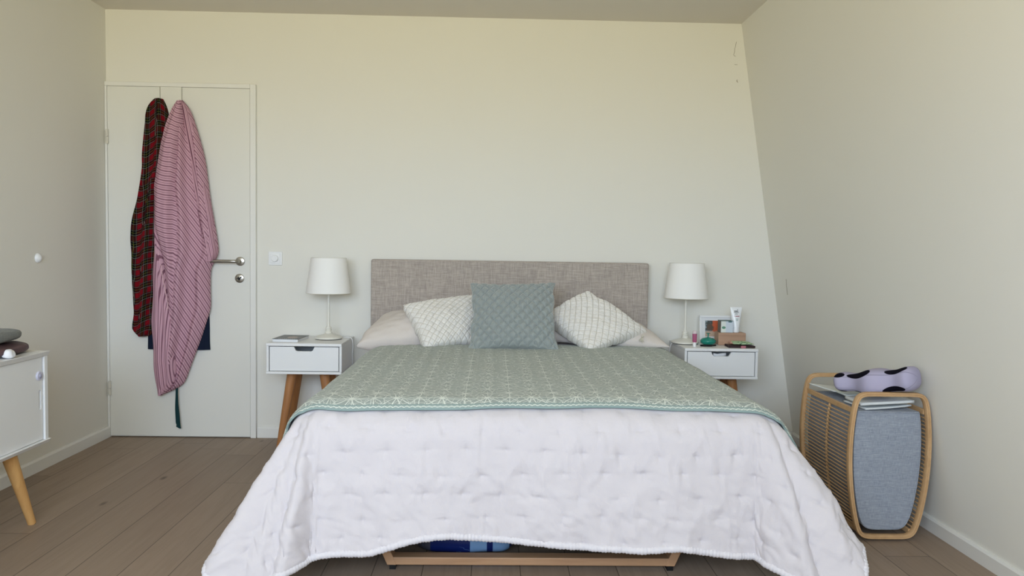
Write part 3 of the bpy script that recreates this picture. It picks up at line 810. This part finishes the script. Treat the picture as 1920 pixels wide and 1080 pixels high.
# lip balm tube, upside down
lb = empty('lip_balm', (3.40, -.30, zt), 'slim pink lip balm tube with white cap at the front of the right nightstand', 'lip balm')
MB().lathe([(.0095, .0005), (.0100, .002), (.0100, .024), (.0095, .026)], (3.402, -.325, zt), 24).build('cap', m_white, lb, smooth=True, angle=.7)
MB().lathe([(.0105, .026), (.0120, .030), (.0128, .060), (.0132, .074)], (3.402, -.325, zt), 28, sy=.8).build('label_sleeve', Mat('pink_label', (172, 92, 124), .35, .4), lb, smooth=True, angle=.7)
MB().lathe([(.0132, .074), (.0130, .080), (.0105, .088), (.004, .0925), (.0001, .093)], (3.402, -.325, zt), 28, sy=.8).build('tube_end', Mat('pale_pink_plastic', (222, 206, 208), .4, .4), lb, smooth=True)
# dark notebook with pink tab, and a green pouch on it
nb = empty('dark_notebook', (3.66, -.30, zt), 'dark brown notebook with a pink tab under the green pouch', 'notebook')
MB().box(3.590, 3.738, -.352, -.262, zt+.0005, zt+.0125, (0, 0, -.03)).build('cover', Mat('notebook_cover', (48, 28, 30), .5, .3), nb, bevel=.002)
MB().box(3.655, 3.682, -.3575, -.352, zt+.001, zt+.0125).build('tab', Mat('pink_tab', (176, 108, 122), .6), nb)
m_pouch = Mat('pouch_fabric', (140, 172, 138), .8, .2)
pn = m_pouch.noise(m_pouch.coord('Object', (60, 60, 60)), 1, 2)
X_, Y_, Z_ = m_pouch.xyz(m_pouch.coord('Object'))
m_pouch.color(m_pouch.mix((X_-3.618).lt(0), m_pouch.mix(pn.gt(.58), (168, 190, 152), (84, 122, 92)), (206, 158, 140)))
po = cushion('small_pouch', m_pouch, (3.606, -.272, zt+.027), (3.722, -.272, zt+.024), (3.73, -.332, zt+.021), (3.612, -.335, zt+.021), .015, 40, None, .03, 15, .002)
tag(po, 'small green and pink pouch lying on the dark notebook', 'pouch')

# ------------------------------------------------------------------ sideboard by the left wall
sb = empty('sideboard', (.22, -2.3, 0), 'long low white sideboard on splayed wooden legs against the left wall', 'sideboard')
sx0, sx1, ye, ys, zb, ztp = .016, .452, -1.405, -3.2, .325, .703
b = MB()
b.prism([(.016, ztp), (sx1+.004, ztp), (sx1-.006, ztp-.020), (.016, ztp-.020)], 'y', ys, ye+.004)
b.prism([(.016, zb), (sx1-.006, zb), (sx1+.004, zb+.016), (.016, zb+.016)], 'y', ys, ye+.004)
b.box(.016, sx1-.006, ye-.022, ye, zb+.016, ztp-.020).box(.016, sx1-.006, ys, ys+.02, zb+.016, ztp-.02).box(.016, .026, ys, ye, zb+.016, ztp-.02)
b.build('body', m_white, sb, bevel=.0015)
ydoor = (-2.3, ye-.026)
sd = MB()
# the door panel with a slot cut out of it
def ring_panel(mb, y0, y1, z0, z1, cy, hz0, hz1, hw, x0, x1):
    n = 10; hole = []
    for k in range(n+1): a = PI*k/n; hole.append((cy+hw*math.cos(a), hz1+hw*math.sin(a)))
    for k in range(n+1): a = PI+PI*k/n; hole.append((cy+hw*math.cos(a), hz0+hw*math.sin(a)))
    m = len(hole); outer = []
    for (hy, hz_) in hole:
        d = Vector((hy-cy, hz_-(hz0+hz1)/2)); 
        ty = ((y1-cy) if d.x > 0 else (cy-y0))/max(abs(d.x), 1e-6); tz = ((z1-(hz0+hz1)/2) if d.y > 0 else ((hz0+hz1)/2-z0))/max(abs(d.y), 1e-6)
        t = min(ty, tz); outer.append((cy+d.x*t, (hz0+hz1)/2+d.y*t))
    corners = [(y0, z0), (y0, z1), (y1, z0), (y1, z1)]
    for c in corners:
        k = min(range(m), key=lambda i: (outer[i][0]-c[0])**2+(outer[i][1]-c[1])**2); outer[k] = c
    V = [(x1, p[0], p[1]) for p in hole]+[(x1, p[0], p[1]) for p in outer]+[(x0, p[0], p[1]) for p in hole]
    F = [(i, (i+1) % m, (i+1) % m+m, i+m) for i in range(m)]+[(i, i+2*m, (i+1) % m+2*m, (i+1) % m) for i in range(m)]
    F.append(tuple(range(2*m, 3*m)))
    mb.add(V, F)
dx1 = sx1-.014
ring_panel(sd, -1.60, ydoor[1], zb+.018, ztp-.022, -1.448, .475, .540, .0085, dx1-.012, dx1)
sd.box(dx1-.012, dx1, ydoor[0], -1.60, zb+.018, ztp-.022)
sdo = sd.build('sliding_door', m_white, sb)
kb_ = MB().lathe([(.0185, 0), (.0185, .004), (.0165, .0065), (.011, .0068)], (dx1, -1.455, .607), 32, axis='x').build('door_button', Mat('lilac_plastic', (206, 206, 226), .4, .4), sdo, smooth=True, angle=.6)
MB().lathe([(.0105, .0068), (.009, .009), (.005, .011), (.0001, .0115)], (dx1, -1.455, .607), 24, axis='x').build('button_centre', Mat('button_grey', (164, 164, 186), .35, .4), kb_, smooth=True)
MB().box(dx1-.012, dx1-.002, ys+.02, ydoor[0]-.004, zb+.018, ztp-.022).build('sliding_door', m_white, sb)
for (cx, cy, sxx, syy) in ((.385, -1.575, .02, .115), (.10, -1.575, -.02, .10), (.385, -3.02, .02, -.10), (.10, -3.02, -.02, -.10)):
    p0 = Vector((cx, cy, zb)); p1 = Vector((cx+sxx, cy+syy, .003))
    l = MB().tube([p0, p1], [.0275, .0150], 24).build('leg', m_legpale, sb, smooth=True, angle=.7)
    MB().lathe([(.013, 0), (.013, .004)], (p1.x, p1.y, 0), 16).build('glide', m_black, l)
# folded textiles, paper and tissue on it
m_gt = linen('grey_knit', (128, 130, 126), (104, 106, 104), 300, .8)
m_bt = Mat('plum_satin', (86, 66, 68), .5, .3)
gp = blob('plum_cushion', m_bt, .308, -1.585, .7285, .125, .15, .0235, 51, .006, 3.2, 60, f0=7)
tag(gp, 'plum brown folded cushion, lower of the two on the white sideboard', 'cushion')
bp_ = blob('grey_cushion', m_gt, .300, -1.60, .7805, .110, .15, .0275, 52, .004, 3.0, 60, f0=6)
tag(bp_, 'grey folded cushion, upper of the two on the white sideboard', 'cushion')
pp = MB().box(.25, .415, -1.62, -1.408, ztp+.0006, ztp+.0022, (0, 0, .10)).build('paper_sheet', Mat('paper_white', (222, 220, 214), .7)); tag(pp, 'white sheet of paper under the cushions on the sideboard', 'paper')
ts = blob('crumpled_tissue', Mat('tissue_white', (232, 234, 238), .9), .436, -1.640, ztp+.0185, .020, .020, .0175, 61, .004, 2.4, 30, f0=22)
tag(ts, 'crumpled white tissue on the sideboard at the left edge of the photo', 'tissue')

# ------------------------------------------------------------------ laundry hamper
hm = empty('laundry_hamper', (3.86, -1.33, 0), 'bamboo laundry hamper with grey-blue fabric liner beside the right wall', 'laundry hamper')
def barrel(off, n=16, cx=3.860, zc=.302):
    """closed outline of the hamper's end: narrow foot and top, bowed sides, rounded corners (x, z)"""
    hb_, hm_, ht = .110-off*.8, .164-off, .138-off*.8
    zb_, zt_ = .012+off, .600-off; P = []
    def side(s):
        pts = []
        for k in range(25):
            t = k/24; z = zb_+(zt_-zb_)*t
            base = hb_*(1-t)+ht*t; bow = (hm_-(hb_+ht)/2)*(1-(2*t-1)**2)**.85
            pts.append((cx+s*(base+bow), z))
        return pts
    poly = side(1)+side(-1)[::-1]
    # round the corners by repeated averaging near the four corners
    P = [Vector(p) for p in poly]
    dense = []
    m = len(P)
    for i in range(m):
        a, b = P[i], P[(i+1) % m]; L = (b-a).length; k = max(1, int(L/.008))
        for j in range(k): dense.append(a.lerp(b, j/k))
    D = np.array([[p.x, p.y] for p in dense])
    for _ in range(18): D = (np.roll(D, 1, 0)+D*2+np.roll(D, -1, 0))/4
    return D
YA, YB = -1.585, -1.115
for y in (YA, YB):
    D = barrel(.006); fr = MB()
    m = len(D); V = []; F = []
    cen = np.array([3.86, .302]); 
    tn = np.roll(D, -1, 0)-np.roll(D, 1, 0); tn /= np.linalg.norm(tn, axis=1, keepdims=True); nn = np.stack([tn[:, 1], -tn[:, 0]], 1)
    if np.sum((D-cen)*nn) < 0: nn = -nn
    # rounded rectangular section with a groove on the face
    sec = [(-.007, -.012), (-.0085, -.009), (-.0085, .009), (-.007, .012), (.007, .012), (.0085, .009), (.0085, -.009), (.007, -.012), (.0008, -.012), (0, -.0105), (-.0008, -.012)]
    for i in range(m):
        for (o_, yy) in sec: V.append((D[i, 0]+nn[i, 0]*o_, y+yy, D[i, 1]+nn[i, 1]*o_))
    k = len(sec)
    for i in range(m):
        j = (i+1) % m
        for q in range(k): F.append((i*k+q, i*k+(q+1) % k, j*k+(q+1) % k, j*k+q))
    fr.add(V, F); fr.build('end_frame', m_bamboo, hm, smooth=True, angle=.7)
D = barrel(.012)
def side_x(z, s, off=.012):
    D_ = D[(D[:, 0]-3.86)*s > 0]; i = np.argsort(D_[:, 1]); return float(np.interp(z, D_[i, 1], D_[i, 0]))
for s in (-1, 1):
    sl = MB(); zz = .055
    while zz < .505:
        x = side_x(zz, s); sl.tube([(x, YA+.005, zz), (x, YB-.005, zz)], .0032, 6); zz += .0158
    sl.build('slatted_side', m_bamboo, hm, smooth=True, angle=.7)
    ra = MB(); x = side_x(.523, s); ra.box(x-.005, x+.005, YA+.008, YB-.008, .512, .534); ra.build('top_rail', m_bamboo, hm, bevel=.002)
    ra = MB(); x = side_x(.04, s); ra.box(x-.005, x+.005, YA+.008, YB-.008, .026, .046); ra.build('bottom_rail', m_bamboo, hm, bevel=.002)
    up = [(side_x(z, s)-s*.005, (YA+YB)/2, z) for z in np.linspace(.04, .52, 20)]
    MB().tube(up, .006, 8, flat=.6, up=(0, 1, 0)).build('upright', m_bamboo, hm, smooth=True)
# liner bag
D2 = barrel(.028); keep = D2[:, 1] < .538
ln_ = MB(); D2 = D2.copy(); D2[:, 1] = np.minimum(D2[:, 1], .522)
m = len(D2); ys_ = np.linspace(YA+.014, YB-.014, 14); P = np.zeros((14, m, 3))
for i, y in enumerate(ys_):
    sag = 1-.03*math.sin(PI*i/13)
    P[i, :, 0] = 3.86+(D2[:, 0]-3.86)*sag; P[i, :, 1] = y; P[i, :, 2] = D2[:, 1]
ln_.grid(P, wrap=True)
ln_.add(P[0], [tuple(range(m))[::-1]]); ln_.add(P[-1], [tuple(range(m))])
lo_ = ln_.build('fabric_liner', m_liner, hm, smooth=True, angle=.6, merge=1e-5)
pp_ = MB().tube([(3.86+(p[0]-3.86)*.985, YA+.013, .3+(p[1]-.3)*.985) for p in D2[::2]], .0022, 6, closed=True)
pp_.build('piping', m_liner, lo_, smooth=True)
# papers in the top of the hamper
m_env = Mat('envelope_white', (214, 218, 218), .6, .3); m_env2 = Mat('magazine_edge', (196, 202, 198), .5, .3)
def sheet(name, mat, cx, cy, z, wx, wy, th, rot, label, curl=.0):
    a = np.linspace(-.5, .5, 14); A, B = np.meshgrid(a, a)
    P = np.stack([A*wx, B*wy, curl*(A*2)**2+curl*.5*np.sin(B*5)], -1)
    R = np.array(Euler(rot).to_matrix()); P = P@R.T+np.array([cx, cy, z])
    o = MB().grid(P).build(name, mat, smooth=True)
    so = o.modifiers.new('thickness', 'SOLIDIFY'); so.thickness = th; so.offset = 0
    return tag(o, label, 'paper')
sheet('envelope', m_env, 3.862, -1.47, .533, .20, .16, .006, (0, -.06, .12), 'lowest white envelope in the top of the hamper', .002)
sheet('booklet', m_env, 3.860, -1.49, .5545, .215, .15, .010, (0, -.07, -.03), 'thick white booklet in the middle of the hamper papers')
sheet('folder', m_env2, 3.862, -1.33, .5575, .20, .14, .005, (.02, -.05, .05), 'grey-white folder lying behind the booklet in the hamper')
sheet('envelope', m_env, 3.800, -1.22, .5490, .15, .17, .004, (.03, .12, .25), 'white envelope at the far end of the hamper near the back frame')

# plush
m_plush = Mat('lilac_plush', (196, 192, 214), .95, .05)
t = m_plush.coord('UV'); X_, Y_, _ = m_plush.xyz(t)
def spot(a, b, ra, rb): return (((X_-a)/ra)*((X_-a)/ra)+((Y_-b)/rb)*((Y_-b)/rb)).smooth(.85, 1.0)
sp = spot(.36, .36, .17, .085).mx(spot(.80, .33, .14, .09)).mx(spot(.10, .36, .075, .07)).mx(spot(.77, .61, .14, .065)).mx(spot(.38, .67, .12, .05)).mx(spot(.10, .67, .07, .045))
seam = ((Y_-.41).abs().smooth(.003, .007)).mx((Y_-.61).abs().smooth(.003, .007))*.4
m_plush.color(m_plush.mix(sp.mx(seam), (170, 165, 188), (20, 18, 28)))
m_plush.bump(m_plush.noise(m_plush.coord('Object', (300, 300, 300)), 1, 2), .2, .002)
A = np.array([3.757, -1.38, .612]); B = np.array([3.932, -1.60, .664]); ax = (B-A); La = np.linalg.norm(ax); ax /= La
sd_ = np.cross([0, 0, 1.], ax); sd_ /= np.linalg.norm(sd_); up_ = np.cross(ax, sd_)
n1, n2 = 90, 64; P = np.zeros((n1, n2, 3)); UVp = np.zeros((n1, n2, 2))
for i in range(n1):
    t = i/(n1-1)*1.0
    s = -.5+t; endr = math.sqrt(max(0., 1-abs(2*t-1)**6))
    wid = (.068+.018*math.cos((t*2-1)*PI*2)+.012*(t > .5)*(t-.5))*endr
    hgt = (.042+.008*math.cos((t*2-1)*PI*2)+.013*t)*endr**.9
    for j in range(n2):
        a = 2*PI*j/n2
        ca, sa = math.cos(a), math.sin(a)
        e = .72
        c1 = math.copysign(abs(ca)**e, ca); s1 = math.copysign(abs(sa)**e, sa)
        cen = A-ax*.025+ax*(La+.05)*t+up_*(-.012*math.sin(t*PI))
        P[i, j] = cen+sd_*wid*c1+up_*hgt*s1
        UVp[i, j] = (t, (j/n2))
mb = MB(); mb.grid(P, UVp, wrap=True)
po_ = mb.build('plush_toy', m_plush, smooth=True, merge=1e-5); tag(po_, 'lilac plush cushion with black patches lying on top of the hamper', 'plush toy')

# ------------------------------------------------------------------ clothes on the door
def interp(rows, n):
    R = np.array(rows); z = np.linspace(R[0, 0], R[-1, 0], n)
    o = np.argsort(R[:, 0]); L = np.interp(z, R[o, 0], R[o, 1]); Rr = np.interp(z, R[o, 0], R[o, 2])
    k = np.ones(5)/5; sm = lambda v: np.r_[v[:2], np.convolve(v, k, 'valid'), v[-2:]]
    return z, sm(L), sm(Rr)
def garment(mb, rows, yb, depth, folds, uvf, n=160, m=90, lean=0, edge=.5, wob=.004, seed=1):
    z, L, R = interp(rows, n); s = np.linspace(0, 1, m)
    S, Zg = np.meshgrid(s, z); t = ((Zg-z[0])/(z[-1]-z[0]))
    X = L[:, None]+(R-L)[:, None]*S; wd = (R-L)[:, None]
    dz = depth(t)*(np.clip(4*S*(1-S), 0, 1)**edge)
    fo = folds(S, t)*np.clip(4*S*(1-S), 0, 1)**.35
    X = X+wob*np.sin(t*23+seed)*np.clip((S-.5)*2, -1, 1)*np.clip(t*8, 0, 1)
    Yg = yb-dz-fo*np.clip(wd/.2, .2, 1)
    P = np.stack([X, Yg, Zg], -1); UV = np.stack(uvf(X, Zg, S, t, Yg), -1)
    mb.grid(P, UV)
    Bk = P.copy(); Bk[..., 1] = yb+.004; mb.grid(Bk[:, ::8], UV[:, ::8])
    for c in (0, -1):
        Q = np.stack([P[:, c], Bk[:, c]], 1); mb.grid(Q, np.stack([UV[:, c], UV[:, c]], 1))
    for rw in (0, -1):
        Q = np.stack([P[rw], Bk[rw]], 0); mb.grid(Q, np.stack([UV[rw], UV[rw]], 0))
ridge = lambda v: 1-np.abs(np.sin(v))                                # soft crest, sharp valley inverse
# plaid
m_plaid = Mat('red_tartan', (140, 24, 32), .9, .1)
U_, V_, _ = m_plaid.xyz(m_plaid.coord('UV'))
def bandf(e, p, c, w_): return (((e/p+c).fract()-.5).abs()*p).smooth(w_*.8, w_)
p = .066
b1 = bandf(U_, p, 0, .0215).mx(0); b2 = bandf(V_, p, 0, .0215)
lw = bandf(U_, p, .22, .0010).mx(bandf(V_, p, .22, .0010)).mx(bandf(U_, p, -.22, .0009)*.7).mx(bandf(V_, p, -.22, .0009)*.7)
ly = bandf(U_, p, .0, .0010).mx(bandf(V_, p, .0, .0010))
colp = m_plaid.mix((b1.mx(b2)*.80), (118, 15, 27), (9, 12, 12))
colp = m_plaid.mix((b1*b2), colp, (8, 12, 12)); colp = m_plaid.mix(lw*.45, colp, (176, 168, 160)); colp = m_plaid.mix(ly*.35, colp, (150, 150, 60))
m_plaid.color(colp)
rows = [(1.986, .298, .34), (1.965, .273, .352), (1.934, .255, .364), (1.888, .242, .376), (1.812, .235, .399), (1.69, .228, .393), (1.6, .228, .386), (1.477, .202, .373), (1.354, .177, .366), (1.246, .154, .371), (1.168, .147, .371), (1.014, .149, .363), (.858, .16, .356), (.734, .159, .343), (.665, .146, .33), (.634, .148, .299), (.606, .19, .257)]
mb = MB()
garment(mb, rows, -.030, lambda t: .030+.028*np.clip(t*6, 0, 1)-.01*np.clip(t-.8, 0, 1)*5,
        lambda S, t: .020*np.sin(S*9+1.2+t*3)+.010*np.sin(S*21+t*6)+.007*np.sin(t*30+S*6)*np.clip((t-.35)*3, .25, 1)+.004*np.sin(t*55-S*9),
        lambda X, Z, S, t, Y: (X*1.15+.06*t+(Y+.05)*.9, Z+.03*np.sin(S*5+1)+(X-.3)*.12), seed=2)
pso = mb.build('plaid_shirt', m_plaid, smooth=True, merge=1e-5, angle=1.2); tag(pso, 'red and black plaid shirt hanging on the left of the door', 'shirt')

# navy garment and dark green belt behind the pink one
mb = MB()
m_navy = Mat('navy_cloth', (26, 34, 52), .9, .1)
m_navy.bump(m_navy.noise(m_navy.coord('Object', (160, 160, 10)), 1, 2), .4, .004)
garment(mb, [(1.62, .304, .43), (1.264, .285, .56), (1.078, .272, .606), (.828, .254, .597), (.577, .241, .603), (.527, .240, .606)], -.030,
        lambda t: .018+0*t, lambda S, t: .006*np.sin(S*15+t*2), lambda X, Z, S, t, Y: (X, Z), n=60, m=60, wob=.001)
no = mb.build('navy_trousers', m_navy, smooth=True, merge=1e-5, angle=1.2); tag(no, 'dark navy trousers hanging behind the pink striped robe', 'trousers')
mb = MB()
garment(mb, [(.703, .415, .427), (.3, .412, .424), (.198, .408, .427), (.103, .411, .436), (.074, .411, .439), (.062, .432, .442)], -.056,
        lambda t: .003+0*t, lambda S, t: .002*np.sin(S*4+t*5), lambda X, Z, S, t, Y: (X, Z), n=60, m=10, wob=.0006)
bo = mb.build('fabric_belt', Mat('dark_green_cloth', (28, 58, 62), .9, .1), smooth=True, merge=1e-5, angle=1.2); tag(bo, 'dark green fabric belt dangling below the pink striped robe', 'belt')

# pink striped robe, four overlapping folds of one garment; U runs across the stripes
m_pink = Mat('pink_stripes', (206, 160, 172), .9, .1)
U_, V_, _ = m_pink.xyz(m_pink.coord('UV'))
s1 = bandf(U_, .0270, 0, .0032); s2 = bandf(U_, .0270, .5, .0016)
wn_ = m_pink.noise(m_pink.coord('UV', (500, 500, 1)), 1, 2)
m_pink.color(m_pink.mix((s1*.85).mx(s2*.75), m_pink.mix(wn_, (208, 168, 181), (192, 150, 164)), (108, 66, 84)))
rob = empty('striped_robe', (.45, -.08, 1.97), 'pink robe with dark stripes hanging in the middle of the door', 'robe')
outl = [(1.976, .439, .463), (1.958, .424, .484), (1.913, .403, .511), (1.808, .369, .547), (1.718, .344, .57), (1.626, .332, .588), (1.49, .306, .608), (1.324, .305, .635), (1.171, .307, .655), (1.092, .303, .664), (1.048, .300, .640), (1.008, .300, .618), (.895, .293, .618), (.772, .289, .617), (.688, .288, .586), (.579, .287, .555), (.443, .295, .506), (.324, .306, .462), (.294, .312, .422), (.268, .318, .349)]
oR = np.array(outl)[::-1]
def L_(z): return float(np.interp(z, oR[:, 0], oR[:, 1]))
def R_2(z): return float(np.interp(z, oR[:, 0], oR[:, 2]))
mb = MB()
# back body, diagonal stripes running down to the right
zs = np.linspace(1.976, .268, 40)
garment(mb, [(z, L_(z), R_2(z)) for z in zs], -.052, lambda t: .012+.05*np.clip(t*5, 0, 1)-.035*np.clip((t-.6)*2.5, 0, 1),
        lambda S, t: .018*np.sin(S*14+.5+t*1.5)*(.5+S)+.006*np.sin(S*36+t*4)*(S > .3)+.004*np.sin(S*8-t*31),
        lambda X, Z, S, t, Y: (Z*(.62-.10*t)+(X-.47)*.80+(Y+.08)*.5, Z), seed=3, wob=.003)
# narrow pleats on the right edge, stripes almost upright
def rr(z, a, b): return (z, L_(z)+(R_2(z)-L_(z))*a, L_(z)+(R_2(z)-L_(z))*b)
prow = [(1.965, .462, .470), (1.93, .466, .492), (1.88, .473, .514), (1.80, .482, .543), (1.70, .495, .566), (1.60, .508, .586), (1.45, .528, .611), (1.30, .552, .637), (1.15, .580, .657), (1.10, .592, .665), (1.05, .598, .643)]
garment(mb, prow, -.060, lambda t: .030+.02*t, lambda S, t: .010*np.sin(S*15+t*2), lambda X, Z, S, t, Y: (X*1.25+Z*.22+(Y+.08)*.9, Z), n=120, m=60, seed=5, wob=.001)
# sleeve and shoulder falling on the left, stripes near level
sleeve = [(1.970, .438, .462), (1.93, .412, .474), (1.88, .394, .476), (1.80, .368, .478), (1.70, .342, .479), (1.62, .331, .480), (1.54, .322, .481), (1.49, .306, .482), (1.40, .304, .484), (1.32, .305, .484), (1.25, .315, .482), (1.18, .335, .478), (1.10, .352, .474), (1.03, .366, .470), (.95, .376, .468), (.87, .388, .462), (.80, .400, .442), (.765, .410, .424)]
garment(mb, sleeve, -.070, lambda t: .020+.055*np.clip(t*5, 0, 1)-.03*np.clip((t-.6)*2, 0, 1),
        lambda S, t: .015*np.sin(S*7+3+t*4)+.006*np.sin(S*17+t*9)+.004*np.sin(t*40+S*5)*np.clip((t-.55)*3, 0, 1),
        lambda X, Z, S, t, Y: (Z+.12*(X-.40)+.55*np.clip(X-.43, 0, 1)+.35*np.clip(t-.72, 0, 1)*(X-.3)/.1+.02*np.sin(S*3), X), seed=6, edge=.4, wob=.004)
# front edge falling at the left, upright stripes
front = [(1.30, .306, .318), (1.24, .307, .333), (1.17, .306, .350), (1.08, .305, .366), (.98, .300, .380), (.894, .296, .392), (.80, .291, .404), (.70, .288, .412), (.60, .290, .420), (.523, .293, .424), (.42, .299, .424), (.34, .306, .416), (.30, .312, .392), (.262, .317, .345)]
garment(mb, front, -.076, lambda t: .014+.026*np.clip(t*6, 0, 1)*(1-np.clip((t-.8)*4, 0, .8)), lambda S, t: .007*np.sin(S*13+t*2.5+2)+.003*np.sin(S*29), lambda X, Z, S, t, Y: (X*1.35-.10*(1-t)**2*S-(Y+.08)*.6, Z), seed=7, wob=.003)
ro = mb.build('robe_body', m_pink, rob, smooth=True, merge=1e-5, angle=1.2)
# thin tie strings
MB().tube(bez([(.372, -.150, 1.03), (.376, -.135, .95), (.392, -.13, .85), (.399, -.125, .79), (.392, -.125, .77)]), .0022, 6).build('tie_string', Mat('pale_pink_trim', (220, 184, 190), .9), rob, smooth=True)
